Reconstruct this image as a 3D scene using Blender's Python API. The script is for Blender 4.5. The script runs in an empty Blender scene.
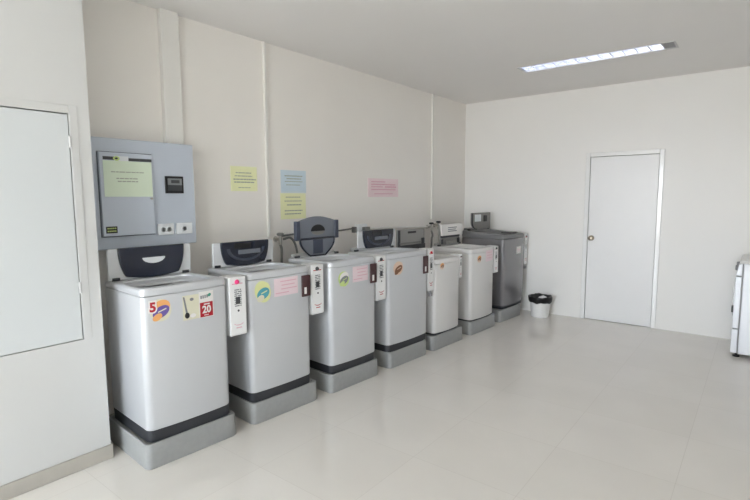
import bpy, bmesh, math, random
from mathutils import Vector, Matrix
random.seed(7)
S = bpy.context.scene
C = bpy.context.scene.collection
PI = math.pi
XW, YB, ZC, XR, YR = -3.30, 6.24, 2.775, 0.66, -5.6      # left wall, back wall, ceiling, right wall, rear wall
XP, YP = -2.89, 1.174                                      # boxed-out wall beside the machines

# ------------------------------------------------------------------ materials
def mat(name, col, rough=0.5, metal=0.0, noise=0.0, nscale=8.0, bump=0.0, bscale=60.0, coat=0.0, spec=0.5, emit=0.0):
    m = bpy.data.materials.new(name); m.use_nodes = True
    nt = m.node_tree; b = nt.nodes['Principled BSDF']
    b.inputs['Roughness'].default_value = rough
    b.inputs['Metallic'].default_value = metal
    b.inputs['Specular IOR Level'].default_value = spec
    b.inputs['Coat Weight'].default_value = coat
    tc = nt.nodes.new('ShaderNodeTexCoord')
    n = nt.nodes.new('ShaderNodeTexNoise'); n.inputs['Scale'].default_value = nscale; n.inputs['Detail'].default_value = 4
    nt.links.new(tc.outputs['Object'], n.inputs['Vector'])
    mx = nt.nodes.new('ShaderNodeMix'); mx.data_type = 'RGBA'
    k = 1 - noise
    mx.inputs['A'].default_value = (col[0]*k, col[1]*k, col[2]*k, 1)
    mx.inputs['B'].default_value = (min(col[0]*(1+noise), 1), min(col[1]*(1+noise), 1), min(col[2]*(1+noise), 1), 1)
    nt.links.new(n.outputs['Fac'], mx.inputs['Factor'])
    nt.links.new(mx.outputs['Result'], b.inputs['Base Color'])
    if bump:
        n2 = nt.nodes.new('ShaderNodeTexNoise'); n2.inputs['Scale'].default_value = bscale; n2.inputs['Detail'].default_value = 3
        nt.links.new(tc.outputs['Object'], n2.inputs['Vector'])
        bp = nt.nodes.new('ShaderNodeBump'); bp.inputs['Strength'].default_value = bump; bp.inputs['Distance'].default_value = 0.004
        nt.links.new(n2.outputs['Fac'], bp.inputs['Height']); nt.links.new(bp.outputs['Normal'], b.inputs['Normal'])
    if emit:
        b.inputs['Emission Color'].default_value = (*col, 1); b.inputs['Emission Strength'].default_value = emit
    return m

def floor_mat():
    m = mat('polished_tile', (.53, .515, .475), rough=.16, spec=.5)
    nt = m.node_tree; b = nt.nodes['Principled BSDF']
    for l in list(nt.links):
        if l.to_socket == b.inputs['Base Color']: nt.links.remove(l)
    tc = nt.nodes.new('ShaderNodeTexCoord')
    mp = nt.nodes.new('ShaderNodeMapping'); mp.inputs['Location'].default_value = (0.88, -1.02, 0)
    nt.links.new(tc.outputs['Object'], mp.inputs['Vector'])
    br = nt.nodes.new('ShaderNodeTexBrick'); br.offset = 0.0; br.squash = 1.0
    br.inputs['Scale'].default_value = 1.0
    br.inputs['Brick Width'].default_value = 0.617; br.inputs['Row Height'].default_value = 0.617
    br.inputs['Mortar Size'].default_value = 0.0018; br.inputs['Mortar Smooth'].default_value = 0.3
    br.inputs['Color1'].default_value = (*FLOORC, 1)
    br.inputs['Color2'].default_value = (FLOORC[0]*.975, FLOORC[1]*.975, FLOORC[2]*.97, 1)
    br.inputs['Mortar'].default_value = (FLOORC[0]*.88, FLOORC[1]*.87, FLOORC[2]*.86, 1)
    nt.links.new(mp.outputs['Vector'], br.inputs['Vector'])
    n = nt.nodes.new('ShaderNodeTexNoise'); n.inputs['Scale'].default_value = 2.2; n.inputs['Detail'].default_value = 6
    nt.links.new(tc.outputs['Object'], n.inputs['Vector'])
    rp = nt.nodes.new('ShaderNodeMapRange'); rp.inputs['To Min'].default_value = .94; rp.inputs['To Max'].default_value = 1.05
    nt.links.new(n.outputs['Fac'], rp.inputs['Value'])
    mx = nt.nodes.new('ShaderNodeMix'); mx.data_type = 'RGBA'; mx.blend_type = 'MULTIPLY'; mx.inputs['Factor'].default_value = 1
    nt.links.new(br.outputs['Color'], mx.inputs['A']); nt.links.new(rp.outputs['Result'], mx.inputs['B'])
    nt.links.new(mx.outputs['Result'], b.inputs['Base Color'])
    r2 = nt.nodes.new('ShaderNodeMapRange'); r2.inputs['To Min'].default_value = .10; r2.inputs['To Max'].default_value = .20
    nt.links.new(n.outputs['Fac'], r2.inputs['Value']); nt.links.new(r2.outputs['Result'], b.inputs['Roughness'])
    return m
FLOORC = (.75, .72, .675)

M = dict(
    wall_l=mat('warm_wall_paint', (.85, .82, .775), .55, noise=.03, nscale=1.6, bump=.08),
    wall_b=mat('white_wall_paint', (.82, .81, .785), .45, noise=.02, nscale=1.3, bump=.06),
    part=mat('near_wall_dimmed_paint', (.585, .587, .575), .5, noise=.02, nscale=2, bump=.08),  # base darkened to offset the strong light on this wall
    ceil=mat('ceiling_paint', (.84, .82, .80), .7, noise=.02, nscale=1.5, bump=.05),
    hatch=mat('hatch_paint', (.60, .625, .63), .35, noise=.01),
    door=mat('door_gloss_paint', (.80, .80, .80), .32, noise=.01, coat=.1),
    frame=mat('frame_gloss_paint', (.84, .84, .83), .18, noise=.01, coat=.4),
    base=mat('baseboard_stone', (.42, .395, .35), .4, noise=.08, nscale=14),
    floor=floor_mat(),
    silver=mat('silver_painted_steel', (.62, .635, .66), .30, metal=.25, noise=.02, coat=.25),
    silver_top=mat('silver_plastic', (.64, .675, .71), .35, noise=.02, coat=.15),
    white=mat('white_enamel', (.70, .69, .68), .3, noise=.02, coat=.25),
    white_top=mat('white_plastic', (.72, .72, .71), .38, noise=.02),
    grey=mat('dark_grey_steel', (.235, .23, .24), .26, metal=.35, noise=.04, coat=.3),
    grey_top=mat('dark_grey_plastic', (.18, .18, .185), .35, noise=.04),
    band=mat('charcoal_plastic', (.028, .03, .036), .45, noise=.1),
    black=mat('black_plastic', (.008, .008, .009), .4),
    plinth=mat('grey_fibreglass', (.30, .305, .30), .42, noise=.09, nscale=30, bump=.1, bscale=120),
    tub=mat('steel_tub', (.35, .36, .37), .3, metal=.8),
    smoke=mat('smoked_navy_plastic', (.012, .016, .032), .22, noise=.1, coat=.3),
    smoke2=mat('smoked_grey_plastic', (.17, .185, .22), .3, noise=.06, coat=.2),
    smoke3=mat('smoked_blue_panel', (.05, .06, .09), .3, noise=.06),
    lidgrey=mat('grey_lid_plastic', (.20, .195, .185), .35, noise=.05),
    lidgrey3=mat('console_grey_plastic', (.36, .37, .37), .35, noise=.05),
    lidgrey2=mat('pale_grey_lid_plastic', (.28, .275, .26), .35, noise=.05),
    lidwhite=mat('pale_lid_plastic', (.70, .72, .735), .4, noise=.02),
    coin=mat('white_coin_box', (.75, .755, .755), .38, noise=.02),
    coinface=mat('coin_box_face', (.82, .825, .825), .35),
    maroon=mat('maroon_plastic', (.055, .018, .02), .4),
    tag=mat('white_tag', (.8, .78, .76), .5),
    red=mat('red_print', (.42, .008, .02), .45),
    magenta=mat('magenta_print', (.80, .05, .22), .4),
    pinkline=mat('pink_print', (.72, .42, .50), .5),
    cream=mat('cream_print', (.70, .68, .53), .5, noise=.03),
    orange=mat('orange_print', (.78, .38, .13), .45),
    yellow=mat('yellow_print', (.80, .62, .12), .45),
    paleyel=mat('pale_yellow_print', (.70, .72, .35), .45),
    purple=mat('purple_print', (.13, .09, .33), .45),
    teal=mat('teal_print', (.08, .34, .42), .45),
    green=mat('green_print', (.04, .30, .20), .45),
    brown=mat('brown_print', (.20, .09, .045), .5),
    peach=mat('peach_print', (.74, .56, .44), .5),
    darkprint=mat('dark_print', (.05, .055, .06), .5),
    greyprint=mat('grey_print', (.22, .23, .24), .5),
    faint=mat('faint_print', (.40, .43, .36), .6),
    lime=mat('lime_print', (.55, .68, .25), .5),
    pinkp=mat('pink_paper', (.80, .66, .70), .7, noise=.03),
    yelp=mat('yellow_paper', (.86, .87, .54), .7, noise=.03),
    blup=mat('blue_paper', (.62, .73, .80), .7, noise=.03),
    pnkw=mat('pink_wall_paper', (.86, .70, .72), .7, noise=.03),
    grnp=mat('pale_green_paper', (.72, .82, .66), .65, noise=.03),
    panel=mat('blue_grey_panel_paint', (.54, .59, .67), .38, noise=.02, coat=.1),
    panel_d=mat('panel_seam_shade', (.12, .14, .17), .5),  # dark tone standing in for shade in the door seams
    sockp=mat('socket_plastic', (.78, .81, .83), .35),
    outletm=mat('outlet_plastic', (.62, .65, .67), .4),
    trunk=mat('trunking_plastic', (.80, .785, .745), .45, noise=.02),
    steel=mat('brushed_steel', (.48, .46, .42), .3, metal=.9),
    brass=mat('dull_brass', (.33, .29, .23), .32, metal=.9),
    hose=mat('grey_hose', (.20, .20, .19), .5),
    cable=mat('grey_cable', (.17, .17, .165), .5),
    pipe=mat('pale_pipe', (.74, .73, .70), .45),
    dryer=mat('white_appliance_enamel', (.78, .80, .84), .22, noise=.01, coat=.4),
    binw=mat('white_bin_plastic', (.78, .78, .77), .4, noise=.02),
    bag=mat('black_bin_liner', (.008, .008, .009), .3, bump=.5, bscale=40),
    tissue=mat('white_tissue', (.78, .78, .78), .8, noise=.05),
    refl=mat('lamp_reflector', (.62, .64, .72), .25, metal=.8),
    lampbody=mat('lamp_frame', (.55, .55, .55), .4),
    lampend=mat('lamp_end_plate', (.30, .30, .31), .5),
    tube=mat('lit_tube', (.86, .90, 1.0), .4, emit=5.5),
    rear=mat('rear_wall_paint', (.82, .81, .78), .6),
)

def glass_mat():
    m = bpy.data.materials.new('window_glass'); m.use_nodes = True
    nt = m.node_tree; nt.nodes.clear()
    o = nt.nodes.new('ShaderNodeOutputMaterial'); t = nt.nodes.new('ShaderNodeBsdfTransparent')
    g = nt.nodes.new('ShaderNodeBsdfGlossy'); g.inputs['Roughness'].default_value = .02
    f = nt.nodes.new('ShaderNodeMixShader'); f.inputs[0].default_value = .07
    nt.links.new(t.outputs[0], f.inputs[1]); nt.links.new(g.outputs[0], f.inputs[2]); nt.links.new(f.outputs[0], o.inputs[0])
    return m
M['glass'] = glass_mat()

# ------------------------------------------------------------------ mesh helpers
def finish(bm, name, ms, parent=None, bevel=0, seg=2, ang=35, recalc=True):
    if recalc: bmesh.ops.recalc_face_normals(bm, faces=bm.faces)
    a = math.radians(ang)
    for f in bm.faces: f.smooth = True
    for e in bm.edges:
        e.smooth = len(e.link_faces) == 2 and e.calc_face_angle(0) < a
    me = bpy.data.meshes.new(name); bm.to_mesh(me); bm.free()
    if not isinstance(ms, (list, tuple)): ms = [ms]
    for m in ms: me.materials.append(M[m] if isinstance(m, str) else m)
    o = bpy.data.objects.new(name, me); C.objects.link(o)
    if parent: o.parent = parent
    if bevel:
        b = o.modifiers.new('bevel', 'BEVEL'); b.width = bevel; b.segments = seg; b.limit_method = 'ANGLE'; b.angle_limit = math.radians(40)
    return o

def box(bm, x0, x1, y0, y1, z0, z1, mi=0):
    v = [bm.verts.new((x, y, z)) for x in (x0, x1) for y in (y0, y1) for z in (z0, z1)]
    for q in ((0, 1, 3, 2), (4, 6, 7, 5), (0, 4, 5, 1), (2, 3, 7, 6), (0, 2, 6, 4), (1, 5, 7, 3)):
        f = bm.faces.new([v[i] for i in q]); f.material_index = mi
    return v

def boxo(name, dims, m, parent=None, bevel=0):
    bm = bmesh.new(); box(bm, *dims); return finish(bm, name, m, parent, bevel)

def loft(bm, rings, cap0=False, cap1=False, mi=0, closed=True):
    vs = [[bm.verts.new(p) for p in r] for r in rings]
    n = len(vs[0])
    for a, b in zip(vs, vs[1:]):
        for i in range(n if closed else n-1):
            j = (i+1) % n
            f = bm.faces.new((a[i], a[j], b[j], b[i])); f.material_index = mi
    if cap0: bm.faces.new(vs[0][::-1]).material_index = mi
    if cap1: bm.faces.new(vs[-1]).material_index = mi
    return vs

def rrect(x0, x1, t0, t1, r, bow=0.0, n=5, m=8):
    """rounded rectangle, x0 = back, x1 = front (bowed); same count whatever the size"""
    tc, hw = (t0+t1)/2, (t1-t0)/2
    fx = lambda t: x1 + bow*(1-((t-tc)/hw)**2)
    P = []
    for i in range(m+1):
        t = t0+r+(t1-t0-2*r)*i/m; P.append((fx(t), t))
    xe = fx(t1-r)
    for i in range(1, n+1):
        a = PI/2*i/n; P.append((xe-r+r*math.cos(a), t1-r+r*math.sin(a)))
    for i in range(0, n+1):
        a = PI/2*i/n; P.append((x0+r-r*math.sin(a), t1-r+r*math.cos(a)))
    for i in range(1, m): P.append((x0, t1-r-(t1-t0-2*r)*i/m))
    for i in range(0, n+1):
        a = PI/2*i/n; P.append((x0+r-r*math.cos(a), t0+r-r*math.sin(a)))
    for i in range(0, n):
        a = PI/2*i/n; P.append((xe-r+r*math.sin(a), t0+r-r*math.cos(a)))
    return P

def ring(P, z): return [(p[0], p[1], z) for p in P]

def lathe(bm, prof, c=(0, 0, 0), axis='z', n=24, mi=0, cap0=True, cap1=True):
    rs = []
    for r, h in prof:
        L = []
        for i in range(n):
            a = 2*PI*i/n; u, v = r*math.cos(a), r*math.sin(a)
            L.append({'z': (c[0]+u, c[1]+v, c[2]+h), 'y': (c[0]+u, c[1]+h, c[2]+v), 'x': (c[0]+h, c[1]+u, c[2]+v)}[axis])
        rs.append(L)
    loft(bm, rs, cap0, cap1, mi)

def tube(bm, pts, r, n=10, mi=0, sub=6):
    P = [Vector(p) for p in pts]
    if sub and len(P) > 2:                                     # Catmull-Rom
        Q = []
        E = [P[0]*2-P[1]] + P + [P[-1]*2-P[-2]]
        for i in range(1, len(E)-2):
            for k in range(sub):
                t = k/sub; a, b, c, d = E[i-1], E[i], E[i+1], E[i+2]
                Q.append(.5*((2*b)+(c-a)*t+(2*a-5*b+4*c-d)*t*t+(3*b-a-3*c+d)*t**3))
        Q.append(P[-1]); P = Q
    up = Vector((.13, .2, 1)).normalized(); rs = []
    for i, p in enumerate(P):
        d = (P[min(i+1, len(P)-1)]-P[max(i-1, 0)]).normalized()
        s = d.cross(up)
        if s.length < .05: s = d.cross(Vector((1, .1, 0)))
        s.normalize(); w = s.cross(d).normalized(); up = w if abs(w.dot(up)) > .01 else up
        rs.append([tuple(p+s*r*math.cos(2*PI*k/n)+w*r*math.sin(2*PI*k/n)) for k in range(n)])
    loft(bm, rs, True, True, mi)

def prism(bm, poly, x0, x1, mi=0):
    """polygon in (t, z) with thickness from x0 to x1"""
    loft(bm, [[(x0, t, z) for t, z in poly], [(x1, t, z) for t, z in poly]], True, True, mi)

def ell(ct, cz, a, b, rot=0, n=28, a0=0, a1=2*PI):
    full = abs(a1-a0-2*PI) < 1e-6
    P = []
    for i in range(n if full else n+1):
        w = a0+(a1-a0)*i/n; u, v = a*math.cos(w), b*math.sin(w)
        P.append((ct+u*math.cos(rot)-v*math.sin(rot), cz+u*math.sin(rot)+v*math.cos(rot)))
    return P

# flat marks that follow a surface x = fx(t): a thin grid / polygon lifted by h
def rect_on(bm, fx, t0, t1, z0, z1, h, mi=0, th=.0008, shear=0, n=6):
    rs = []
    for i in range(n+1):
        t = t0+(t1-t0)*i/n; x = fx(t)+h; s = shear*(t-t0)
        rs.append([(x-th, t, z0+s), (x, t, z0+s), (x, t, z1+s), (x-th, t, z1+s)])
    loft(bm, rs, True, True, mi)
def poly_on(bm, fx, poly, h, mi=0, th=.0008):
    loft(bm, [[(fx(t)+h-th, t, z) for t, z in poly], [(fx(t)+h, t, z) for t, z in poly]], True, True, mi)

def text_on(bm, s, fx, t0, z0, size, h, mi=0, th=.0006, align='CENTER', width=None, bold=0.0):
    cu = bpy.data.curves.new('t', 'FONT'); cu.body = s; cu.size = size; cu.align_x = align; cu.align_y = 'CENTER'; cu.offset = bold
    cu.resolution_u = 3
    ob = bpy.data.objects.new('t', cu); C.objects.link(ob)
    dg = bpy.context.evaluated_depsgraph_get(); me = bpy.data.meshes.new_from_object(ob.evaluated_get(dg))
    xs = [v.co.x for v in me.vertices]
    k = width/(max(xs)-min(xs)) if width and xs else 1
    vs = [bm.verts.new((fx(t0+v.co.x*k)+h, t0+v.co.x*k, z0+v.co.y)) for v in me.vertices]
    for p in me.polygons:
        try: bm.faces.new([vs[i] for i in p.vertices]).material_index = mi
        except ValueError: pass
    bpy.data.objects.remove(ob); bpy.data.meshes.remove(me); bpy.data.curves.remove(cu)

def thing(name, label, cat, loc=(0, 0, 0), rz=0, group=None):
    o = bpy.data.objects.new(name, None); C.objects.link(o); o.empty_display_size = .1
    o.location = loc; o.rotation_euler = (0, 0, rz)
    return tag(o, label, cat, group)
def tag(o, label, cat, group=None):
    o['label'] = label; o['category'] = cat
    if group: o['group'] = group
    return o
def struct(o): o['kind'] = 'structure'; return o

# ------------------------------------------------------------------ the room
T = .15
bm = bmesh.new(); box(bm, XW-T, XR+T, YR-T, YB+T, -.1, 0); struct(finish(bm, 'floor', 'floor'))
# ceiling with the slot for the recessed lamp
LX0, LX1, LY0, LY1 = -1.985, -.655, 4.845, 5.055
bm = bmesh.new()
for d in ((XW-T, LX0, YR-T, YB+T), (LX1, XR+T, YR-T, YB+T), (LX0, LX1, YR-T, LY0), (LX0, LX1, LY1, YB+T)):
    box(bm, *d, ZC, ZC+.12)
struct(finish(bm, 'ceiling', 'ceil'))
struct(boxo('wall_left', (XW-T, XW, YR-T, YB+T, 0, ZC), 'wall_l'))
# back wall with the doorway recess
DX0, DX1, DZ = -1.665, -.885, 1.995
bm = bmesh.new()
box(bm, XW, DX0, YB, YB+T, 0, ZC); box(bm, DX1, XR, YB, YB+T, 0, ZC); box(bm, DX0, DX1, YB, YB+T, DZ, ZC)
struct(finish(bm, 'wall_back', 'wall_b'))
# right wall, out of the frame beside the camera, with two wide windows
RW = [(-5.2, -3.6)]
bm = bmesh.new()
box(bm, XR, XR+T, YR-T, YB+T, 0, .85); box(bm, XR, XR+T, YR-T, YB+T, 2.35, ZC)
e = [YR-T] + [w for q in RW for w in q] + [YB+T]
for i in range(0, len(e), 2): box(bm, XR, XR+T, e[i], e[i+1], .85, 2.35)
struct(finish(bm, 'wall_right', 'rear'))
for i, (a, b) in enumerate(RW):
    bm = bmesh.new(); w = .05; x0, x1 = XR+.04, XR+.10
    box(bm, x0, x1, a, a+w, .85, 2.35); box(bm, x0, x1, b-w, b, .85, 2.35)
    box(bm, x0, x1, a+w, b-w, .85, .90); box(bm, x0, x1, a+w, b-w, 2.30, 2.35); box(bm, x0, x1, (a+b)/2-w/2, (a+b)/2+w/2, .90, 2.30)
    wn = struct(finish(bm, 'window_%d' % (i+3), 'frame'))
    boxo('pane', (XR+.068, XR+.074, a+w, b-w, .90, 2.30), 'glass', wn)
# rear wall behind the camera with two windows
WZ0, WZ1 = .25, 2.45
WINS = [(-2.75, -1.25), (-1.05, .45)]
bm = bmesh.new()
box(bm, XW, XR, YR-T, YR, 0, WZ0); box(bm, XW, XR, YR-T, YR, WZ1, ZC)
e = [XW] + [w for q in WINS for w in q] + [XR]
for i in range(0, len(e), 2): box(bm, e[i], e[i+1], YR-T, YR, WZ0, WZ1)
struct(finish(bm, 'wall_rear', 'rear'))
for i, (a, b) in enumerate(WINS):
    bm = bmesh.new(); w = .05; y0, y1 = YR-.10, YR-.04
    box(bm, a, a+w, y0, y1, WZ0, WZ1); box(bm, b-w, b, y0, y1, WZ0, WZ1)
    box(bm, a+w, b-w, y0, y1, WZ0, WZ0+w); box(bm, a+w, b-w, y0, y1, WZ1-w, WZ1)
    box(bm, (a+b)/2-w/2, (a+b)/2+w/2, y0, y1, WZ0+w, WZ1-w)
    wn = struct(finish(bm, 'window_%d' % (i+1), 'frame'))
    boxo('pane', (a+w, b-w, YR-.074, YR-.068, WZ0+w, WZ1-w), 'glass', wn)

# boxed-out wall beside the first machine, with its access hatch
HY1, HZ0, HZ1 = 1.072, .729, 1.946
HY0 = -.35
bm = bmesh.new(); g = .05
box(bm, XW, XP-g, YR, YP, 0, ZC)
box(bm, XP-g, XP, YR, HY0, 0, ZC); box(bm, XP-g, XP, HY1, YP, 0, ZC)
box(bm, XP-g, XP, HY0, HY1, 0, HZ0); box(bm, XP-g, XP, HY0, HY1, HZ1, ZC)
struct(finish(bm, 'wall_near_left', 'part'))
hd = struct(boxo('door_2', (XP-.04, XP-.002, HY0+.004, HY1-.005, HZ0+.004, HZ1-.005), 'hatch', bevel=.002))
for z in (1.80, 1.02):
    bm = bmesh.new(); lathe(bm, [(.006, -.03), (.006, .03)], (XP+.004, HY1-.003, z), n=12)
    finish(bm, 'hinge', 'lampbody', hd)
bm = bmesh.new(); w, p = .042, .003
box(bm, XP, XP+p, HY1, HY1+w, HZ0-.0, HZ1+w); box(bm, XP, XP+p, HY0-w, HY1, HZ1, HZ1+w); box(bm, XP, XP+p, HY0-w, HY0, HZ0, HZ1)
struct(finish(bm, 'trim_1', 'part', bevel=.002))
bm = bmesh.new(); box(bm, XP, XP+.014, YR, YP+.006, 0, .082); struct(finish(bm, 'baseboard_left', 'base', bevel=.003))
bm = bmesh.new(); box(bm, XW, XP+.0, YP, YP+.012, 0, .082); struct(finish(bm, 'baseboard_return', 'base', bevel=.003))
bm = bmesh.new(); box(bm, XW, XW+.014, YP+.012, YB, 0, .082); struct(finish(bm, 'baseboard_wall', 'base', bevel=.003))

# the white door in the back wall
d = boxo('door_1', (DX0+.035, DX1-.03, YB+.006, YB+.046, .006, DZ-.034), 'door', bevel=.002); struct(d)
kx, kz = -1.588, 1.0
bm = bmesh.new(); lathe(bm, [(.030, 0), (.032, -.003), (.026, -.009), (.013, -.012), (.012, -.035), (.024, -.042), (.029, -.055), (.025, -.068), (.010, -.073)], (kx, YB+.006, kz), axis='y', n=24)
finish(bm, 'doorknob', 'brass', d)
bm = bmesh.new()
fw = .032
box(bm, DX0-.018, DX0+.031, YB-.014, YB+.10, 0, DZ+.018); box(bm, DX1-.026, DX1+.022, YB-.014, YB+.10, 0, DZ+.018)
box(bm, DX0+.031, DX1-.026, YB-.014, YB+.10, DZ-.030, DZ+.018)
struct(finish(bm, 'trim_2', 'frame', bevel=.006))
bm = bmesh.new(); box(bm, DX0, DX1, YB+.101, YB+.14, 0, DZ+.02); struct(finish(bm, 'wall_behind_door', 'panel_d'))

# ------------------------------------------------------------------ trunking, panel box, papers on the long wall
o = boxo('cable_trunking', (XW, XW+.045, 1.812, 1.942, 1.86, ZC), 'trunk', bevel=.003)
tag(o, 'wide boxed vertical trunking running from the ceiling down to the metal panel box', 'trunking', 'vertical trunking on the long wall')
o = boxo('cable_trunking', (XW, XW+.022, 2.70, 2.728, 1.17, ZC), 'trunk', bevel=.004)
tag(o, 'thin white vertical conduit between the first yellow notice and the blue notice', 'conduit', 'vertical trunking on the long wall')
o = boxo('cable_trunking', (XW, XW+.022, 5.335, 5.363, 1.22, ZC), 'trunk', bevel=.004)
tag(o, 'thin pale vertical conduit nearest the far corner, above the sixth machine', 'conduit', 'vertical trunking on the long wall')

BX = -3.17
pb = thing('panel_box', 'large blue-grey metal panel box mounted on the wall above the first washing machine', 'electrical box', (XW, 1.62, 1.18))
def loc(o, p): o.matrix_parent_inverse = Matrix.Translation(-p.location); return o
loc(boxo('enclosure', (XW, BX, 1.285, 1.957, 1.183, 1.872), 'panel', pb, bevel=.006), pb)
bm = bmesh.new(); box(bm, BX, BX+.006, 1.312, 1.652, 1.262, 1.788); loc(finish(bm, 'door_shadow_backing', 'panel_d', pb), pb)  # dark backing stands in for the shadow gap around the door
dr = loc(boxo('door', (BX+.006, BX+.024, 1.316, 1.648, 1.268, 1.783), 'panel', pb, bevel=.003), pb)
K = lambda x: (lambda t: x)
bm = bmesh.new()
rect_on(bm, K(BX+.024), 1.338, 1.405, 1.737, 1.757, .001, 0); rect_on(bm, K(BX+.024), 1.492, 1.641, 1.735, 1.753, .001, 0)
rect_on(bm, K(BX+.024), 1.405, 1.492, 1.731, 1.762, .001, 1)
poly_on(bm, K(BX+.024), ell(1.418, 1.747, .020, .014), .002, 2)
poly_on(bm, K(BX+.024), ell(1.418, 1.747, .009, .006), .0028, 0)
finish(bm, 'header_strip', ['darkprint', 'sockp', 'lime'], dr)['label'] = 'dark strip with round yellow-green emblem'
bm = bmesh.new(); rect_on(bm, K(BX+.024), 1.332, 1.400, 1.287, 1.329, .001, 0)
for z in (1.317, 1.300):
    for k in range(5): rect_on(bm, K(BX+.024), 1.340+k*.011, 1.348+k*.011, z-.004, z+.004, .0018, 1)
finish(bm, 'rating_label', ['black', 'lime'], dr)['label'] = 'black label with yellow-green print'
bm = bmesh.new(); lathe(bm, [(.007, 0), (.007, .008)], (BX+.024, 1.628, 1.50), 'x', 12); finish(bm, 'latch', 'steel', dr)
bm = bmesh.new()
box(bm, BX, BX+.010, 1.738, 1.868, 1.534, 1.650, 0)
box(bm, BX+.010, BX+.016, 1.753, 1.853, 1.590, 1.635, 1); box(bm, BX+.016, BX+.018, 1.774, 1.835, 1.603, 1.624, 2)
box(bm, BX+.010, BX+.016, 1.753, 1.853, 1.552, 1.588, 2)
loc(finish(bm, 'meter', ['black', 'greyprint', 'darkprint'], pb, bevel=.001), pb)['label'] = 'black framed meter with small display'
for a, b, n in ((1.668, 1.782, 3), (1.800, 1.920, 2)):
    bm = bmesh.new(); box(bm, BX, BX+.012, a, b, 1.254, 1.331, 0)
    s = loc(finish(bm, 'wall_socket', 'sockp', pb, bevel=.003), pb)
    for k in range(n-1):
        bm = bmesh.new(); c = a+(b-a)*(.5 if n == 2 else (.33+.36*k))
        lathe(bm, [(.017, 0), (.017, .002), (.014, .003), (.014, .0)], (BX+.012, c, 1.291), 'x', 20)
        for q in (-.007, .007): lathe(bm, [(.0028, .0), (.0028, .004)], (BX+.012, c+q, 1.291), 'x', 8)
        finish(bm, 'outlet', 'outletm', s)

def paper(name, label, x, y0, y1, z0, z1, m, lines, lm='faint', tilt=0, cat='notice', th=.0015, group='coloured paper notices on the long wall'):
    P = thing(name, label, cat, (x, (y0+y1)/2, (z0+z1)/2), 0, group)
    w, h = (y1-y0)/2, (z1-z0)/2
    bm = bmesh.new(); rs = []
    for i in range(9):                                          # sheet with a faint curl
        t = -w+2*w*i/8; c = .004*math.sin(i*1.1+w*40)**2*(abs(t)/w)**2
        rs.append([(0, t, -h), (c+th, t, -h), (c+th, t, h), (0, t, h)])
    loft(bm, rs, True, True); rnd = random.Random(int(y0*1000))
    for (z, a, b, hh) in lines:
        t = a*w
        while t < b*w-.004:                                     # words
            L = min(rnd.uniform(.012, .035), b*w-t)
            rect_on(bm, lambda q: .0045+th, t, t+L, z*h-hh*h, z*h+hh*h, 0, 1, th=.004, n=2)
            t += L+.006
    o = finish(bm, 'paper_notice', [m, lm]); o.location = P.location
    bpy.data.objects.remove(P); o.name = 'paper_notice'
    return tag(o, label, cat, group)
L6 = [(.48, -.62, .55, .035), (.22, -.7, .62, .035), (-.05, -.8, .9, .045), (-.28, -.75, .8, .045), (-.72, -.45, .45, .03)]
paper('paper_notice', 'yellow paper notice left of the thin conduit above the second machine', XW, 2.354, 2.609, 1.556, 1.753, 'yelp', L6)
paper('paper_notice', 'light blue paper notice directly above a yellow notice', XW, 2.868, 3.165, 1.545, 1.742, 'blup', [(.5, -.7, .7, .04), (.25, -.55, .6, .04), (0, -.7, .7, .03), (-.3, -.6, .5, .03)])
paper('paper_notice', 'yellow paper notice directly below the blue notice', XW, 2.858, 3.158, 1.312, 1.540, 'yelp', [(.7, -.6, .6, .03), (.4, -.7, .7, .03), (.1, -.5, .6, .04), (-.35, -.7, .7, .04), (-.6, -.7, .6, .04)])
paper('paper_notice', 'wide pink paper notice on the wall above the fourth machine', XW, 4.07, 4.62, 1.505, 1.705, 'pnkw', [(.65, -.8, .1, .05), (.35, -.8, .8, .06), (.1, -.8, -.05, .05), (.1, .1, .85, .08), (-.2, -.8, .8, .06), (-.65, -.6, .6, .04)], 'pinkline')
paper('paper_notice', 'pale green paper notice taped to the door of the metal panel box', BX+.0252, 1.336, 1.636, 1.512, 1.733, 'grnp', [(.38, -.7, .7, .025), (.02, -.5, .42, .03), (-.14, -.45, .40, .03)])

# ------------------------------------------------------------------ plinths and washing machines
CY = [1.50, 2.205, 2.90, 3.613, 4.27, 4.99, 5.69]
FX = [-2.55, -2.53, -2.483, -2.45, -2.413, -2.375, -2.35]
ORD = ['first', 'second', 'third', 'fourth', 'fifth', 'sixth', 'seventh']
ROT = math.radians(-3.5)

PL = ['nearest grey fibreglass plinth, under the machine with the red number 20 sticker',
      'grey fibreglass plinth under the silver machine with yellow-blue sticker and pink strip',
      'grey fibreglass plinth under the silver machine whose tall grey lid stands unfolded',
      'grey fibreglass plinth under the silver machine with the brown oval sticker',
      'grey plinth under the short narrow white washing machine',
      'grey plinth under the white machine standing next to the dark grey one',
      'farthest grey plinth, under the dark grey washing machine in the corner']
ZB = .134
def plinth(i):
    w = .287 if i < 2 else .28; D = .57; r = .035
    o = thing('plinth', PL[i], 'plinth', (FX[i], CY[i]+(.010 if i < 2 else .003), 0), ROT, 'fibreglass plinths under the machines')
    bm = bmesh.new()
    R = lambda k, rr=r: rrect(-D+k, -k, -w+k, w-k, rr)
    rings = [ring(R(.004), 0), ring(R(0), .006), ring(R(.003), .137), ring(R(.007), .143), ring(R(.016), .144), ring(R(.021), .141), ring(R(.023), ZB)]
    loft(bm, rings, True, True)
    return finish(bm, 'tray', 'plinth', o)
# merge: the tray alone is the whole plinth, so drop the empty
def plinth_single(i):
    t = plinth(i); e_ = t.parent; t.parent = None
    t.location = e_.location; t.rotation_euler = e_.rotation_euler; t.name = 'plinth'
    for k in e_.keys(): t[k] = e_[k]
    bpy.data.objects.remove(e_); t.name = 'plinth'
for i in range(7): plinth_single(i)

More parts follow.
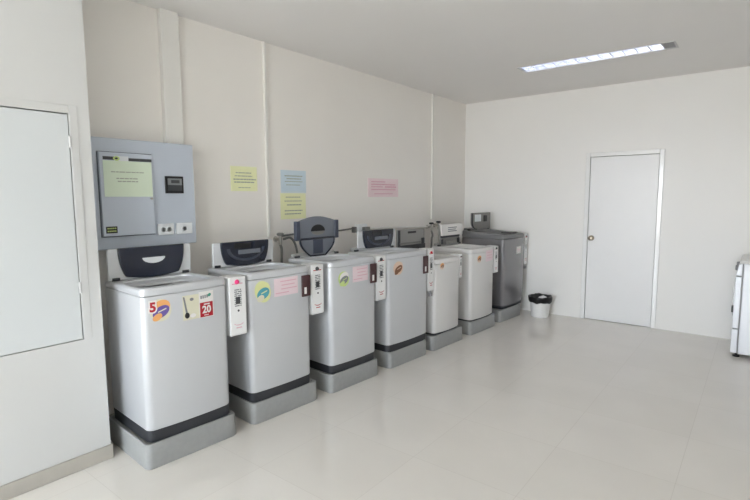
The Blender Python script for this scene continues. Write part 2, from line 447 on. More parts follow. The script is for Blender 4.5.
#        body t0,  t1,   band top, top z, depth, kind
SPEC = [(-.248, .272, .209, 1.014, .53), (-.262, .258, .207, 1.014, .53), (-.245, .275, .205, 1.016, .52), (-.272, .316, .205, 1.012, .50),
        (-.225, .232, .162, .893, .52), (-.252, .252, .160, .935, .53), (-.175, .400, .180, 1.036, .59)]
SHIFT = [0]*7
ML = ['nearest silver top-load washing machine, with a red number 20 sticker on its front',
      'silver top-load washing machine with a yellow-blue oval sticker and pink strip, navy half-folded lid',
      'silver top-load washing machine whose tall grey lid stands fully unfolded against the wall',
      'silver top-load washing machine with a brown oval sticker and maroon holder on its front',
      'short narrow white washing machine with a flat grey lid standing open',
      'white washing machine with a white and dark lid, beside the dark grey machine',
      'dark grey washing machine in the far corner next to the bin']

BOW = [.014, .014, .016, .018, .024, .026, .022]
def fxy(i):
    t0, t1 = SPEC[i][0]+SHIFT[i], SPEC[i][1]+SHIFT[i]; c, h = (t0+t1)/2, (t1-t0)/2
    return lambda t: -.030+BOW[i]*(1-((t-c)/h)**2)

def machine(i):
    t0, t1, zb, zt, D = SPEC[i]; t0 += SHIFT[i]; t1 += SHIFT[i]
    mb, mt = ('silver', 'silver_top') if i < 4 else (('white', 'white_top') if i < 6 else ('grey', 'grey_top'))
    o = thing('washing_machine', ML[i], 'washing machine', (FX[i], CY[i], ZB), ROT, 'top-load washing machines along the wall')
    Z = -ZB
    fx = fxy(i)
    R = lambda k, rr=.038, b=BOW[i]: rrect(-.03-D+k, -.03-k, t0+k, t1-k, rr, b)
    # body
    bm = bmesh.new(); ct = .045
    loft(bm, [ring(R(.014), zb+Z-.003), ring(R(.003), zb+Z-.002), ring(R(0), zb+Z+.004), ring(R(0), zt-ct-.006+Z), ring(R(.003), zt-ct-.002+Z), ring(R(.012), zt-ct-.001+Z)], False, False)
    finish(bm, 'body', mb, o)
    # dark base band (sits on the tray floor)
    bm = bmesh.new(); loft(bm, [ring(R(.030), 0), ring(R(.004 if i < 4 else .012), .006), ring(R(.002 if i < 4 else .010), zb+Z-.004), ring(R(.02), zb+Z)], True, True)
    finish(bm, 'base_band', 'band', o)['label'] = 'charcoal base band'
    # top cover with opening
    rise = (-.010, -.010, -.008, -.010, -.004, .008, .045)[i]
    tc_, cx = (t0+t1)/2, -.03-D*.44
    hx, ht = D*.34, (t1-t0)/2-.045
    O = lambda k: rrect(cx-hx+k, cx+hx-k, tc_-ht+k, tc_+ht-k, .085, .0)
    zr = lambda x, k: rise*k*min(1, max(0, -x/D))**1.3
    def rg(P, z, k): return [(x, t, z+Z+zr(x, k)) for x, t in P]
    bm = bmesh.new(); e_ = .015 if i < 6 else .03
    loft(bm, [ring(R(.010), zt-ct+Z), ring(R(.0), zt-ct+.002+Z), rg(R(-.001), zt-e_, 1), rg(R(.003), zt-e_*.35, 1), rg(R(.009), zt-e_*.08, 1), rg(R(.018), zt, 1),
              rg(O(-.010), zt-.001, 1), rg(O(-.002), zt-.005, 1), rg(O(0), zt-.016, .9), rg(O(.020), zt-.024, .9), rg(O(.045), zt-.030, .8), rg(O(.050), zt-.045, .8)], False, False)
    finish(bm, 'top_cover', mb if i < 6 else mt, o)
    # tub
    bm = bmesh.new(); n = len(O(0)); Q = O(.048); rs = [rg(Q, zt-.040, .8)]
    cang = [math.atan2(t-tc_, x-cx) for x, t in Q]
    for r_, z in ((.150, zt-.07), (.158, zt-.10), (.158, zt-.40), (.14, zt-.43)):
        rs.append([(cx+r_*math.cos(a), tc_+r_*math.sin(a), z+Z) for a in cang])
    loft(bm, rs, False, True); 
    bmesh.ops.reverse_faces(bm, faces=bm.faces)
    finish(bm, 'tub', 'tub', o, recalc=False)
    bm = bmesh.new(); lathe(bm, [(.05, 0), (.055, .02), (.035, .08), (.03, .14), (.02, .155)], (cx, tc_, zt-.43+Z), n=20)
    finish(bm, 'agitator', mt, o)
    # rear console strip
    bm = bmesh.new(); xb = -.03-D
    poly = [(xb+.012, 0), (xb+.095, 0), (xb+.085, .016), (xb+.05, .030), (xb+.018, .030)]
    loft(bm, [[(x, tt, zt+Z+rise*.86+z) for x, z in poly] for tt in (t0+.035, t1-.035)], True, True)
    finish(bm, 'control_console', 'lidgrey3' if i < 6 else mt, o, bevel=.004)
    for s in (-1, 1):
        bm = bmesh.new(); tt = tc_+s*(ht+.005)
        lathe(bm, [(.010, -.022), (.010, .022)], (xb+.09, tt, zt+Z+rise*.9+.010), 'y', 14)
        finish(bm, 'lid_hinge', 'band' if i < 6 else 'black', o)
    return o, fx, Z, mb, mt, xb, rise

def coin_box(o, i, a, b, z0, z1, Z, lamp, detail=True, lock=False):
    bm = bmesh.new(); box(bm, -.150, -.034, a, b, z0+Z, z1+Z)
    c = finish(bm, 'coin_box', 'coin', o, bevel=.005)
    c['label'] = 'white coin-operated payment box on the right side'
    W, H = b-a, z1-z0; F = K(-.034)
    u = lambda p: a+W*p
    v = lambda p: z1+Z-H*p
    bm = bmesh.new(); rect_on(bm, F, u(.07), u(.93), v(.97), v(.025), .001); fp = bm
    bm = bmesh.new(); lathe(bm, [(W*.12, 0), (W*.13, .004), (W*.09, .014), (W*.03, .017)], (-.034, u(.45), v(.085)), 'x', 18)
    finish(bm, 'push_button', lamp, c)
    bm = fp
    rect_on(bm, F, u(.16), u(.80), v(.125), v(.108), .0016, 1)
    for k in range(9):
        for (p, q) in (((.28, .46), (.50, .72)) if k % 2 else ((.30, .58), (.62, .70))):
            rect_on(bm, F, u(p), u(q), v(.21+k*.034+.019), v(.21+k*.034), .0016, 2)
    rect_on(bm, F, u(.36), u(.62), v(.46), v(.34), .0022, 3)
    poly_on(bm, F, ell(u(.50), v(.575), W*.06, W*.06), .003, 3)
    # red curved emblem near the foot of the plate
    arc = ell(u(.50), v(.775), W*.30, H*.055, 0, 12, PI*1.08, PI*1.92)
    arc2 = ell(u(.50), v(.795), W*.22, H*.020, 0, 12, PI*1.05, PI*1.95)[::-1]
    poly_on(bm, F, arc+arc2, .0018, 1)
    rect_on(bm, F, u(.34), u(.68), v(.875), v(.858), .0018, 1)
    finish(bm, 'face_plate', ['coinface', 'red' if i else 'pinkline', 'greyprint', 'darkprint'], c)
    if lock:
        bm = bmesh.new(); tube(bm, [(-.04, u(.5)-.008, z0+Z), (-.04, u(.5)-.008, z0+Z-.02), (-.04, u(.5), z0+Z-.028), (-.04, u(.5)+.008, z0+Z-.02), (-.04, u(.5)+.008, z0+Z)], .003)
        box(bm, -.050, -.030, u(.5)-.02, u(.5)+.02, z0+Z-.055, z0+Z-.022)
        finish(bm, 'padlock', 'lampend', c)
    return c

def lid_folded(o, xb, c, w, z0, z1, Z, style):
    """half-folded lid, leaning back a touch; white frame behind, dark window in front"""
    X = -.455; h = z1-z0
    bm = bmesh.new(); fw = w/2+.055
    poly = [(c-fw, z0+Z-.006), (c+fw, z0+Z-.006), (c+fw, z1+Z-.012), (c+fw-.01, z1+Z-.003), (c-fw+.01, z1+Z-.003), (c-fw, z1+Z-.012)]
    prism(bm, poly, X-.030, X-.012)
    L = finish(bm, 'lid', 'lidwhite', o, bevel=.004); L['label'] = 'folded lid standing open'
    bm = bmesh.new(); pts = []
    hw = w/2
    for k in range(9):                                             # right side curving inwards to the foot
        q = k/8; pts.append((c+hw-.012*(1-math.cos(q*PI/2))-.028*q**3, z1+Z-h*.95*q))
    for k in range(1, 12):
        q = k/12; pts.append((c+(hw-.040)*(1-2*q), z0+Z+h*.05-.018*math.sin(q*PI)))
    for k in range(8, -1, -1):
        q = k/8; pts.append((c-hw+.012*(1-math.cos(q*PI/2))+.028*q**3, z1+Z-h*.95*q))
    prism(bm, pts, X-.012, X+.010)
    finish(bm, 'window_panel', 'smoke', L, bevel=.006, seg=3)['label'] = 'dark navy smoked panel'
    if style == 0:                                                  # half-moon grip
        bm = bmesh.new(); prism(bm, ell(c+.004, z0+h*.63+Z, .072, h*.20, 0, 18, PI, 2*PI), X+.010, X+.014); finish(bm, 'handle', 'lidwhite', L, bevel=.001)
    else:
        bm = bmesh.new(); P = ell(c, z1-h*.28+Z, w*.40, h*.56, 0, 20, PI, 2*PI)
        Q = ell(c, z1-h*.28+Z, w*.335, h*.46, 0, 20, PI, 2*PI)[::-1]
        prism(bm, P+Q, X+.010, X+.014); finish(bm, 'moulded_rib', 'smoke3', L, bevel=.001)
        bm = bmesh.new(); box(bm, X+.010, X+.020, c-.10+.03, c+.12, z0+h*.46+Z, z0+h*.64+Z); finish(bm, 'handle', 'smoke2', L, bevel=.004)
        bm = bmesh.new(); box(bm, X+.010, X+.013, c-.10, c+.04, z0+h*.70+Z, z0+h*.93+Z); finish(bm, 'grip_recess', 'black', L, bevel=.001)
    return L

def oval_sticker(o, i, fx, ct, cz, w, h, cols, rot=.35, lab=None, five=False):
    bm = bmesh.new(); H = .0022
    poly_on(bm, fx, ell(ct, cz, w/2, h/2, rot), H, 0)
    poly_on(bm, fx, ell(ct+w*.04, cz+h*.13, w*.42, h*.30, rot), H+.0008, 1)
    poly_on(bm, fx, ell(ct+w*.02, cz-h*.08, w*.42, h*.24, rot+.15), H+.0016, 2)
    poly_on(bm, fx, ell(ct-w*.16, cz-h*.29, w*.24, h*.14, rot+.2), H+.0024, 3)
    rect_on(bm, fx, ct-w*.12, ct+w*.26, cz-h*.10, cz-h*.05, H+.0030, 0, shear=.35)
    ms = list(cols)
    if five:
        ms += ['tag', 'red']
        text_on(bm, '5', fx, ct-w*.36, cz+h*.16, h*.60, H+.0034, len(ms)-2, bold=.010)
        text_on(bm, '5', fx, ct-w*.36, cz+h*.16, h*.56, H+.0042, len(ms)-1, bold=.003)
    s = finish(bm, 'sticker', ms, o, recalc=True)
    if lab: s['label'] = lab

for i in range(7):
    o, fx, Z, mb, mt, xb, rise = machine(i)
    zt = SPEC[i][3]
    if i == 0:
        oval_sticker(o, i, fx, -.150, .885+Z, .118, .128, ('cream', 'orange', 'purple', 'orange'), lab='oval orange and purple sticker with a red 5', five=True)
        bm = bmesh.new(); H = .0022; a, b, zz0, zz1 = -.024, .165, .782+Z, .948+Z
        rect_on(bm, fx, a, a+.118, zz0+.018, zz1-.004, H, 0); rect_on(bm, fx, a+.100, b+.006, zz0+.014, zz1+.004, H+.0004, 1)
        rect_on(bm, fx, a+.105, b, zz0+.018, zz0+.105, H+.0014, 2)
        text_on(bm, '20', fx, (a+.105+b)/2, zz0+.060, .060, H+.0024, 1, width=.058, bold=.0022)
        rect_on(bm, fx, a+.130, b-.020, zz0+.090, zz0+.097, H+.0022, 1); rect_on(bm, fx, a+.130, b-.030, zz0+.026, zz0+.031, H+.0022, 1)
        for k in range(4): rect_on(bm, fx, a+.110+k*.013, a+.119+k*.013, zz0+.128+k*.001, zz0+.147+k*.001, H+.0014, 4)
        poly_on(bm, fx, ell(a+.168, zz0+.146, .012, .009, .6), H+.0022, 5)
        poly_on(bm, fx, [(a+.002, zz1-.010), (a+.012, zz1-.012), (a+.030, zz0+.050), (a+.018, zz0+.050)], H+.0010, 3)
        poly_on(bm, fx, ell(a+.024, zz0+.045, .0145, .0175), H+.0018, 6)
        poly_on(bm, fx, ell(a+.055, zz1-.030, .012, .009), H+.0012, 4); poly_on(bm, fx, ell(a+.060, zz0+.040, .018, .012), H+.0012, 1)
        s = finish(bm, 'sticker', ['cream', 'tag', 'red', 'greyprint', 'greyprint', 'green', 'black'], o)
        s['label'] = 'cream sticker with a black key shape and a red 20 square'
    if i == 1: oval_sticker(o, i, fx, -.160, .882+Z, .118, .150, ('paleyel', 'paleyel', 'teal', 'cream'), lab='oval yellow and blue sticker')
    if i == 2: oval_sticker(o, i, fx, -.112, .873+Z, .110, .120, ('lime', 'tag', 'greyprint', 'lime'), lab='oval lime green sticker')
    if i == 3: oval_sticker(o, i, fx, -.143, .880+Z, .125, .120, ('peach', 'peach', 'brown', 'brown'), lab='oval brown and peach sticker')
    if i == 4: oval_sticker(o, i, fx, -.118, .824+Z, .062, .066, ('peach', 'orange', 'brown', 'peach'), lab='small orange oval sticker')
    if i == 5: oval_sticker(o, i, fx, -.112, .824+Z, .075, .078, ('peach', 'orange', 'brown', 'peach'), lab='small orange round sticker')
    if i in (1, 2):
        a, b, z0, z1 = (-.072, .135, .832, .955) if i == 1 else (-.017, .167, .832, .955)
        bm = bmesh.new(); rect_on(bm, fx, a, b, z0+Z, z1+Z, .0022, 0)
        for k, (p, q) in enumerate(((.25, .92), (.30, .85), (.28, .95), (.05, .6))):
            zz = z1+Z-.022-k*.026; rect_on(bm, fx, a+(b-a)*p, a+(b-a)*q, zz-.004, zz+.002, .0032, 1)
        finish(bm, 'paper_strip', ['pinkp', 'pinkline'], o)['label'] = 'pink paper strip with faint lines'
    if i in (1, 2, 3):
        a, b, z0, z1 = ((.172, .245, .795, .948), (.196, .268, .797, .958), (.232, .305, .785, .950))[i-1]
        bm = bmesh.new(); box(bm, -.040, -.010, a, b, z0+Z, z1+Z)
        h_ = finish(bm, 'card_holder', 'maroon', o, bevel=.003); h_['label'] = 'dark maroon holder'
        bm = bmesh.new(); box(bm, -.010, -.0065, a+.014, a+.036, z0+Z+.020, z0+Z+.068); finish(bm, 'white_tab', 'tag', h_, bevel=.002)
    if i == 5:
        bm = bmesh.new(); rect_on(bm, fx, .02, .215, .78+Z, .905+Z, .0022, 0)
        for k in range(3): rect_on(bm, fx, .05, .19, .875+Z-k*.03, .880+Z-k*.03, .0032, 1)
        finish(bm, 'paper_strip', ['pinkp', 'pinkline'], o)['label'] = 'pale pink paper strip'
    if i == 6:
        bm = bmesh.new(); rect_on(bm, fx, .125, .255, .795+Z, .885+Z, .0022, 0); rect_on(bm, fx, .14, .24, .845+Z, .850+Z, .0032, 1); rect_on(bm, fx, .14, .22, .825+Z, .829+Z, .0032, 1)
        finish(bm, 'sticker', ['tag', 'pinkline'], o)['label'] = 'small white rectangular sticker'
    CB = [(.290, .410, .632, 1.008), (.275, .395, .640, 1.012), (.292, .412, .630, 1.012), (.332, .430, .600, 1.008), (.236, .290, .66, .905), (.268, .372, .62, .932), (.412, .490, .628, 1.028)][i]
    coin_box(o, i, *CB, Z, ['magenta', 'darkprint', 'darkprint', 'red', 'darkprint', 'darkprint', 'darkprint'][i], lock=(i == 3 or i == 6))
    # lids
    if i == 0: lid_folded(o, xb, .012, .412, 1.016, 1.203, Z, 0)
    if i == 1: lid_folded(o, xb, .004, .405, 1.013, 1.185, Z, 1)
    if i == 3: lid_folded(o, xb, .095, .440, 1.010, 1.190, Z, 1)
    if i == 2:
        X = -.455; c = .018
        L = thing('tmp', '', ''); 
        bpy.data.objects.remove(L)
        bm = bmesh.new()
        up = [(c-.198, 1.165), (c+.198, 1.165), (c+.198, 1.308)] + [(c+.198-.396*k/10, 1.308+.036*math.sin(PI*k/10)) for k in range(1, 10)] + [(c-.198, 1.308)]
        prism(bm, [(t, z+Z) for t, z in up], X-.025, X)
        L = finish(bm, 'lid', 'smoke2', o, bevel=.005); L['label'] = 'grey bi-fold lid standing fully unfolded'
        for s in (-1, 1):
            bm = bmesh.new(); a = c+s*.195; b = c+s*.238
            prism(bm, [(min(a, b), 1.150+Z), (max(a, b), 1.150+Z), (max(a, b), 1.308+Z), (min(a, b), 1.308+Z)], X-.028, X+.010)
            finish(bm, 'side_wing', 'smoke3', L, bevel=.006)
        bm = bmesh.new(); lo = []
        for k in range(9):
            q = k/8; lo.append((c+.190-.110*q**1.35-.02*math.sin(q*PI)*-1, 1.160-.150*q))
        lo2 = [(2*c-t, z) for t, z in lo][::-1]
        prism(bm, [(t, z+Z) for t, z in lo+lo2], X-.022, X-.004)
        finish(bm, 'lower_leaf', 'smoke2', L, bevel=.004)
        bm = bmesh.new()                                              # dark rim of the lower leaf
        for s in (-1, 1): tube(bm, [(X+.0, c+s*(t-c), z+Z) for t, z in lo], .007, sub=2)
        box(bm, X-.010, X+.008, c-.085, c+.085, 1.000+Z, 1.020+Z)
        finish(bm, 'leaf_rim', 'smoke', L)
        bm = bmesh.new(); box(bm, X-.004, X+.004, c-.055, c+.055, 1.030+Z, 1.150+Z); finish(bm, 'centre_rib', 'smoke3', L, bevel=.003)
        bm = bmesh.new(); box(bm, X-.006, X+.008, c-.20, c+.20, 1.152+Z, 1.168+Z); finish(bm, 'fold_hinge', 'smoke', L, bevel=.002)
        bm = bmesh.new(); prism(bm, [(t, z+Z) for t, z in ell(c, 1.220, .078, .056, 0, 16, 0, PI)], X, X+.006); finish(bm, 'grip_recess', 'black', L, bevel=.001)
        bm = bmesh.new(); prism(bm, [(t, z+Z) for t, z in ell(c, 1.218, .072, .030, 0, 16, PI, 2*PI)], X, X+.010); finish(bm, 'handle', 'lidgrey', L, bevel=.002)
    if i == 4:
        X = -.455; c = -.035; w = .232
        bm = bmesh.new(); prism(bm, [(c-w, .935+Z), (c+w, .930+Z), (c+w, 1.165+Z), (c-w, 1.168+Z)], X-.022, X)
        L = finish(bm, 'lid', 'lidgrey2', o, bevel=.005); L['label'] = 'flat grey lid standing open'
        bm = bmesh.new(); box(bm, X, X+.010, c-w, c-w+.036, .935+Z, 1.165+Z); box(bm, X, X+.012, c-w+.036, c+w, .930+Z, 1.005+Z); box(bm, X, X+.012, c+w-.060, c+w-.012, 1.005+Z, 1.065+Z)
        finish(bm, 'lid_rim', 'band', L, bevel=.003)
        bm = bmesh.new(); box(bm, X, X+.006, c-.065, c+.075, 1.125+Z, 1.147+Z); finish(bm, 'grip_recess', 'black', L, bevel=.002)
        bm = bmesh.new(); box(bm, X, X+.014, c-w+.024, c+w-.07, 1.020+Z, 1.034+Z); finish(bm, 'fold_ridge', 'lidgrey', L, bevel=.003)
    if i == 5:
        X = -.455; c = .0; w = .212
        bm = bmesh.new(); prism(bm, [(c-w, .962+Z), (c+w-.02, .955+Z), (c+w-.02, 1.065+Z), (c-w-.012, 1.185+Z), (c-w-.02, 1.190+Z)], X-.020, X)
        L = finish(bm, 'lid', 'lidgrey', o, bevel=.004); L['label'] = 'open lid, white upper half with dark print and dark lower half'
        bm = bmesh.new(); prism(bm, [(c-w+.012, 1.060+Z), (c+w+.02, 1.060+Z), (c+w+.01, 1.188+Z), (c-w-.004, 1.190+Z)], X-.004, X+.020)
        for k, z in enumerate((1.150, 1.128, 1.108)): rect_on(bm, K(X+.020), c-.085, c+(.10 if k != 1 else .08), z+Z-.006, z+Z+.005, .001, 1)
        finish(bm, 'upper_leaf', ['tag', 'greyprint'], L)
        for a, b in ((c-w+.01, c-w+.045), (c+w-.075, c+w-.03)):
            bm = bmesh.new(); box(bm, X, X+.012, a, b, .965+Z, 1.02+Z); finish(bm, 'hinge_block', 'band', L, bevel=.003)
        bm = bmesh.new(); box(bm, X, X+.010, c-w, c+w-.03, 1.035+Z, 1.060+Z); finish(bm, 'fold_hinge', 'band', L, bevel=.003)
        bm = bmesh.new(); box(bm, X, X+.02, c-.10, c+.11, .955+Z, 1.0+Z); finish(bm, 'centre_rib', 'lidgrey2', L, bevel=.004)
    if i == 6:
        X = -.455; c = .045; w = .235
        pts = [(c-w, 1.300), (c-w, 1.190)] + [(c-w+.11-.11*math.cos(q*PI/16), 1.190-.095*math.sin(q*PI/16)) for q in range(1, 9)] + [(c+w, 1.095), (c+w, 1.300)]
        bm = bmesh.new(); prism(bm, [(t, z+Z) for t, z in pts], X-.024, X)
        L = finish(bm, 'lid', 'lidgrey', o, bevel=.006); L['label'] = 'dark grey lid standing open'
        bm = bmesh.new(); box(bm, X, X+.003, c-w+.065, c-.02, 1.190+Z, 1.278+Z); finish(bm, 'sticker', 'sockp', L)['label'] = 'pale rectangular sticker'
        bm = bmesh.new(); box(bm, X, X+.012, c+.045, c+.125, 1.185+Z, 1.265+Z); finish(bm, 'handle', 'black', L, bevel=.005)
        bm = bmesh.new(); tube(bm, [(X+.003, t, z+Z) for t, z in pts[:10]], .008, sub=2); finish(bm, 'lid_rim', 'band', L)
        bm = bmesh.new(); box(bm, -.19, -.06, .06, .26, zt+Z+.012, zt+Z+.026); finish(bm, 'display_panel', 'black', o, bevel=.006)

# ------------------------------------------------------------------ taps, cables and hoses behind the machines
def tap(label, y, z, cat='tap', hm='hose'):
    o = thing('water_tap', label, cat, (XW, y, z), 0, 'taps on the long wall')
    bm = bmesh.new(); lathe(bm, [(.024, 0), (.024, .006), (.013, .010), (.013, .07)], (0, 0, 0), 'x', 16); lathe(bm, [(.014, -.045), (.014, .03)], (.065, 0, 0), 'z', 14)
    finish(bm, 'spout', 'steel', o)
    bm = bmesh.new(); lathe(bm, [(.012, .03), (.030, .034), (.032, .050), (.020, .056)], (.065, 0, 0), 'z', 12); finish(bm, 'tap_handle', hm, o)
    return o
tap('small dull tap on the wall between the second and third machines', 2.79, 1.145)
tap('dark-knobbed tap on the wall, left one of the pair behind the fifth machine', 5.25, 1.130, hm='black')
tap('dark-knobbed tap on the wall, right one of the pair behind the fifth machine', 5.42, 1.140, hm='black')
def hose(label, pts, r, m, name='hose', cat='hose'):
    bm = bmesh.new(); tube(bm, pts, r); return tag(finish(bm, name, m), label, cat, 'hoses and cables behind the machines')
hose('grey water hose hanging down from the tap between second and third machines', [(XW+.065, 2.79, 1.098), (XW+.068, 2.80, 1.05), (XW+.07, 2.79, .90), (XW+.09, 2.72, .5), (XW+.09, 2.70, .02)], .011, 'hose')
hose('second thinner hose hanging just right of the tap by the unfolded lid', [(XW+.078, 2.816, 1.145), (XW+.075, 2.90, 1.15), (XW+.07, 2.965, 1.07), (XW+.07, 2.985, .9), (XW+.08, 2.97, .5), (XW+.08, 2.96, .02)], .010, 'hose')
hose('grey hose hanging from the left tap behind the fifth machine', [(XW+.065, 5.25, 1.083), (XW+.07, 5.27, 1.02), (XW+.075, 5.24, .92), (XW+.09, 5.22, .4), (XW+.09, 5.22, .02)], .013, 'hose')
hose('pale hose hanging from the right tap behind the fifth machine', [(XW+.065, 5.42, 1.093), (XW+.07, 5.47, 1.02), (XW+.075, 5.50, .92), (XW+.09, 5.50, .4), (XW+.09, 5.50, .02)], .011, 'pipe')
hose('thin grey cable running along the wall from the tap to the white socket box', [(XW+.010, 2.83, 1.165), (XW+.010, 3.0, 1.175), (XW+.010, 3.3, 1.175), (XW+.010, 3.55, 1.172), (XW+.010, 3.80, 1.182)], .008, 'cable', 'cable', 'cable')
hose('pale water pipe running along the wall behind the fourth and fifth machines', [(XW+.013, 4.05, 1.170), (XW+.013, 4.6, 1.155), (XW+.013, 5.25, 1.125)], .014, 'pipe', 'water_pipe', 'pipe')
# white socket box with a plug
sb = thing('socket_box', 'white surface socket box with a dark plug, beside the unfolded grey lid', 'socket', (XW, 3.93, 1.17))
bm = bmesh.new(); box(bm, 0, .05, -.09, .07, -.035, .055); finish(bm, 'housing', 'sockp', sb, bevel=.008)
bm = bmesh.new(); box(bm, .05, .085, -.02, .075, -.01, .025); finish(bm, 'plug', 'hose', sb, bevel=.006)
bm = bmesh.new(); tube(bm, [(.075, .03, -.008), (.085, .04, -.06), (.08, .05, -.2), (.08, .03, -.42)], .007); finish(bm, 'plug_cord', 'pipe', sb)
bm = bmesh.new(); box(bm, 0, .04, -.13, -.092, -.03, .03); finish(bm, 'cable_gland', 'cable', sb, bevel=.004)

# ------------------------------------------------------------------ recessed lamp
lp = thing('ceiling_light', 'recessed twin-tube fluorescent ceiling light, switched on', 'ceiling light', ((LX0+LX1)/2, (LY0+LY1)/2, ZC))
def L_(o): o.matrix_parent_inverse = Matrix.Translation(-lp.location); return o
ex = -.745
bm = bmesh.new(); t = .004; zz = ZC+.085
box(bm, LX0, LX1, LY0, LY0+t, ZC-.003, zz); box(bm, LX0, LX1, LY1-t, LY1, ZC-.003, zz); box(bm, LX0, LX0+t, LY0+t, LY1-t, ZC-.003, zz); box(bm, LX1-t, LX1, LY0+t, LY1-t, ZC-.003, zz)
box(bm, LX0, LX1, LY0, LY1, zz, zz+.003)
L_(finish(bm, 'housing', 'lampbody', lp))
bm = bmesh.new(); w = .012
box(bm, LX0-w, LX1+w, LY0-w, LY0, ZC-.006, ZC-.0); box(bm, LX0-w, LX1+w, LY1, LY1+w, ZC-.006, ZC); box(bm, LX0-w, LX0, LY0, LY1, ZC-.006, ZC); box(bm, LX1, LX1+w, LY0, LY1, ZC-.006, ZC)
L_(finish(bm, 'rim', 'lampbody', lp, bevel=.002))
bm = bmesh.new(); box(bm, ex, LX1-t, LY0+t, LY1-t, ZC+.002, ZC+.008); L_(finish(bm, 'end_plate', 'lampend', lp))['label'] = 'dull grey end plate'
yc = (LY0+LY1)/2
for s in (-1, 1):
    y = yc+s*.050; bm = bmesh.new()
    prof = [(y-.046, ZC+.004), (y-.043, ZC+.03), (y-.032, ZC+.055), (y-.015, ZC+.068), (y, ZC+.071), (y+.015, ZC+.068), (y+.032, ZC+.055), (y+.043, ZC+.03), (y+.046, ZC+.004)]
    loft(bm, [[(x, a, b) for a, b in prof] for x in (LX0+t+.001, ex)], closed=False)
    L_(finish(bm, 'reflector', 'refl', lp))
    bm = bmesh.new(); lathe(bm, [(.008, 0), (.013, .002), (.013, ex-LX0-.034), (.008, ex-LX0-.032)], (LX0+.018, y, ZC+.040), 'x', 16)
    L_(finish(bm, 'fluorescent_tube', 'tube', lp))
n = 12
for k in range(n+1):
    x = LX0+.010+(ex-LX0-.014)*k/n; bm = bmesh.new()
    prism_y = [(x-.006, ZC+.003), (x+.006, ZC+.003), (x+.002, ZC+.032), (x-.002, ZC+.032)]
    loft(bm, [[(a, y, b) for a, b in prism_y] for y in (LY0+.006, LY1-.006)], True, True)
    L_(finish(bm, 'louvre_blade', 'refl', lp))

# ------------------------------------------------------------------ bin with liner
bx, by = -2.110, 6.03
bn = thing('waste_bin', 'small white waste bin with black liner between the dark machine and the door', 'bin', (bx, by, 0))
bm = bmesh.new(); lathe(bm, [(.098, 0), (.104, .004), (.133, .243), (.137, .249), (.130, .249), (.100, .01)], n=40); finish(bm, 'bucket', 'binw', bn)
bm = bmesh.new(); rs = []; n = 48
for j, (r, z) in enumerate([(.1325, .186), (.139, .200), (.145, .240), (.143, .258), (.133, .262), (.120, .250), (.106, .225), (.070, .215), (.02, .210)]):
    L = []
    for k in range(n):
        a = 2*PI*k/n; wv = .005*math.sin(5*a+j)+.004*math.sin(9*a+2*j)
        L.append(((r+wv*(.4 if j in (0,) else .8)+(.002 if j < 3 else 0))*math.cos(a), (r+wv*.6)*math.sin(a), z+wv*(1.1 if j == 0 else .8)))
    rs.append(L)
loft(bm, rs, False, True); finish(bm, 'bin_liner', 'bag', bn, ang=60)['label'] = 'black plastic liner folded over the rim'
bm = bmesh.new(); rnd = random.Random(3); bmesh.ops.create_icosphere(bm, subdivisions=3, radius=.05)
for v in bm.verts:
    q = 1+.28*math.sin(v.co.x*90+1)*math.cos(v.co.y*80)+rnd.uniform(-.07, .07); v.co = Vector((v.co.x*q*1.1, v.co.y*q*.8, v.co.z*q*.6))
tp = finish(bm, 'crumpled_tissue', 'tissue', None, ang=25); tp.location = (bx+.045, by-.030, .240)
tag(tp, 'crumpled white tissue lying in the black-lined bin', 'tissue')

# ------------------------------------------------------------------ white dryer at the right edge
dy = thing('front_load_dryer', 'white front-loading appliance at the right edge, seen from its side', 'dryer', (.22, 5.86, 0))
def D_(o): o.matrix_parent_inverse = Matrix.Translation(-dy.location); return o
y0, y1 = 5.55, 6.15
D_(boxo('cabinet', (-.090, .55, y0, y1, .035, .880), 'dryer', dy, bevel=.008))
bm = bmesh.new(); box(bm, .0, .46, y0-.004, y0, .10, .80); D_(finish(bm, 'side_panel', 'dryer', dy, bevel=.004))
bm = bmesh.new(); loft(bm, [ring([(-.118, y0-.004), (.56, y0-.004), (.56, y1+.004), (-.118, y1+.004)], .880), ring([(-.122, y0-.006), (.56, y0-.006), (.56, y1+.006), (-.122, y1+.006)], .897), ring([(-.100, y0+.01), (.55, y0+.01), (.55, y1-.01), (-.100, y1-.01)], .914)], True, True)
D_(finish(bm, 'worktop_lid', 'white_top', dy, bevel=.004))
bm = bmesh.new(); box(bm, -.145, -.098, y0+.002, y1-.002, .275, .760); D_(finish(bm, 'front_panel', 'dryer', dy, bevel=.006))
bm = bmesh.new(); box(bm, -.147, -.098, y0+.002, y1-.002, .040, .266); D_(finish(bm, 'kick_panel', 'dryer', dy, bevel=.006))
bm = bmesh.new(); loft(bm, [[(-.098, y, .768), (-.145, y, .768), (-.126, y, .872), (-.098, y, .878)] for y in (y0+.002, y1-.002)], True, True); cp = D_(finish(bm, 'control_panel', 'dryer', dy, bevel=.005))
for k in range(2):
    bm = bmesh.new(); lathe(bm, [(.026, 0), (.024, -.022), (.02, -.026)], (-.128, y0+.10+k*.3, .83), 'x', 20); D_(finish(bm, 'control_knob', 'lampend', dy))
bm = bmesh.new(); lathe(bm, [(.20, 0), (.20, -.006), (.17, -.012), (.13, -.014)], (-.145, (y0+y1)/2, .52), 'x', 40); D_(finish(bm, 'round_door', 'dryer', dy))
bm = bmesh.new(); box(bm, -.160, -.144, y0+.010, y0+.050, .42, .48); D_(finish(bm, 'door_latch', 'black', dy, bevel=.003))
bm = bmesh.new(); box(bm, -.098, -.091, y0+.001, y1-.001, .04, .878); D_(finish(bm, 'seam_gasket', 'lampend', dy))
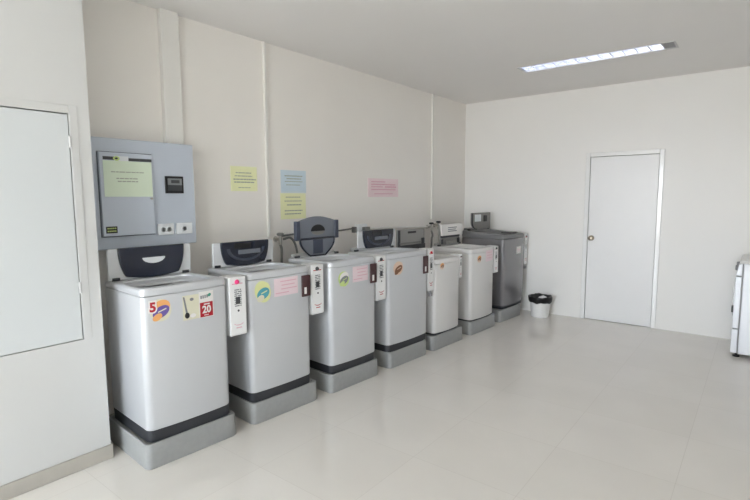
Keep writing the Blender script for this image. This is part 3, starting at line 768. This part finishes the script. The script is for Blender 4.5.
for fxp, fyp in ((-.10, y0+.05), (.5, y0+.05), (-.10, y1-.05), (.5, y1-.05)):
    bm = bmesh.new(); lathe(bm, [(.028, 0), (.028, .012), (.012, .016), (.012, .042)], (fxp, fyp, 0), n=16); D_(finish(bm, 'foot', 'black', dy))

# ------------------------------------------------------------------ light: daylight through the rear windows plus the lamp
w = bpy.data.worlds.new('sky'); S.world = w; w.use_nodes = True
nt = w.node_tree; bg = nt.nodes['Background']
tc = nt.nodes.new('ShaderNodeTexCoord'); sx = nt.nodes.new('ShaderNodeSeparateXYZ'); rp = nt.nodes.new('ShaderNodeValToRGB'); mr = nt.nodes.new('ShaderNodeMapRange')
mr.inputs['From Min'].default_value = -1; mr.inputs['From Max'].default_value = 1
nt.links.new(tc.outputs['Generated'], sx.inputs[0]); nt.links.new(sx.outputs['Z'], mr.inputs['Value']); nt.links.new(mr.outputs['Result'], rp.inputs['Fac'])
el = rp.color_ramp.elements
el[0].position = 0; el[0].color = (.60, .59, .57, 1); el[1].position = 1; el[1].color = (.62, .78, 1, 1)
for p, c in ((.49, (.66, .65, .63, 1)), (.51, (.87, .93, 1, 1)), (.65, (.76, .87, 1, 1))):
    q = el.new(p); q.color = c
nt.links.new(rp.outputs['Color'], bg.inputs['Color']); bg.inputs['Strength'].default_value = 9.0
for i, (a, b) in enumerate(WINS):
    li = bpy.data.lights.new('window_portal', 'AREA'); li.shape = 'RECTANGLE'; li.size = b-a; li.size_y = WZ1-WZ0; li.cycles.is_portal = True
    lo = bpy.data.objects.new('window_portal', li); C.objects.link(lo); lo.location = ((a+b)/2, YR-.03, (WZ0+WZ1)/2); lo.rotation_euler = (PI/2, 0, 0)
for i, (a, b) in enumerate(RW):
    li = bpy.data.lights.new('window_portal', 'AREA'); li.shape = 'RECTANGLE'; li.size = 1.5; li.size_y = b-a; li.cycles.is_portal = True
    lo = bpy.data.objects.new('window_portal', li); C.objects.link(lo); lo.location = (XR+.03, (a+b)/2, 1.60); lo.rotation_euler = (0, PI/2, 0)

# ------------------------------------------------------------------ camera
f_, yaw, pit, rol = 488.96, .6672, -.10718, -.0050029
F = Vector((-math.sin(yaw)*math.cos(pit), math.cos(yaw)*math.cos(pit), math.sin(pit)))
r = F.cross(Vector((0, 0, 1))).normalized(); u = r.cross(F)
r2 = math.cos(rol)*r+math.sin(rol)*u; u2 = -math.sin(rol)*r+math.cos(rol)*u
cam = bpy.data.cameras.new('camera'); co = bpy.data.objects.new('camera', cam); C.objects.link(co)
cam.sensor_width = 36; cam.lens = f_*36/750; cam.clip_start = .05
co.matrix_world = Matrix(((r2.x, u2.x, -F.x, 0), (r2.y, u2.y, -F.y, 0), (r2.z, u2.z, -F.z, 1.5), (0, 0, 0, 1)))
S.camera = co
S.view_settings.view_transform = 'Standard'; S.view_settings.look = 'None'; S.view_settings.gamma = 1; S.view_settings.use_curve_mapping = False
S.view_settings.exposure = 1.40
S.cycles.max_bounces = 12; S.cycles.diffuse_bounces = 8; S.cycles.use_denoising = True
S.cycles.sample_clamp_indirect = 6
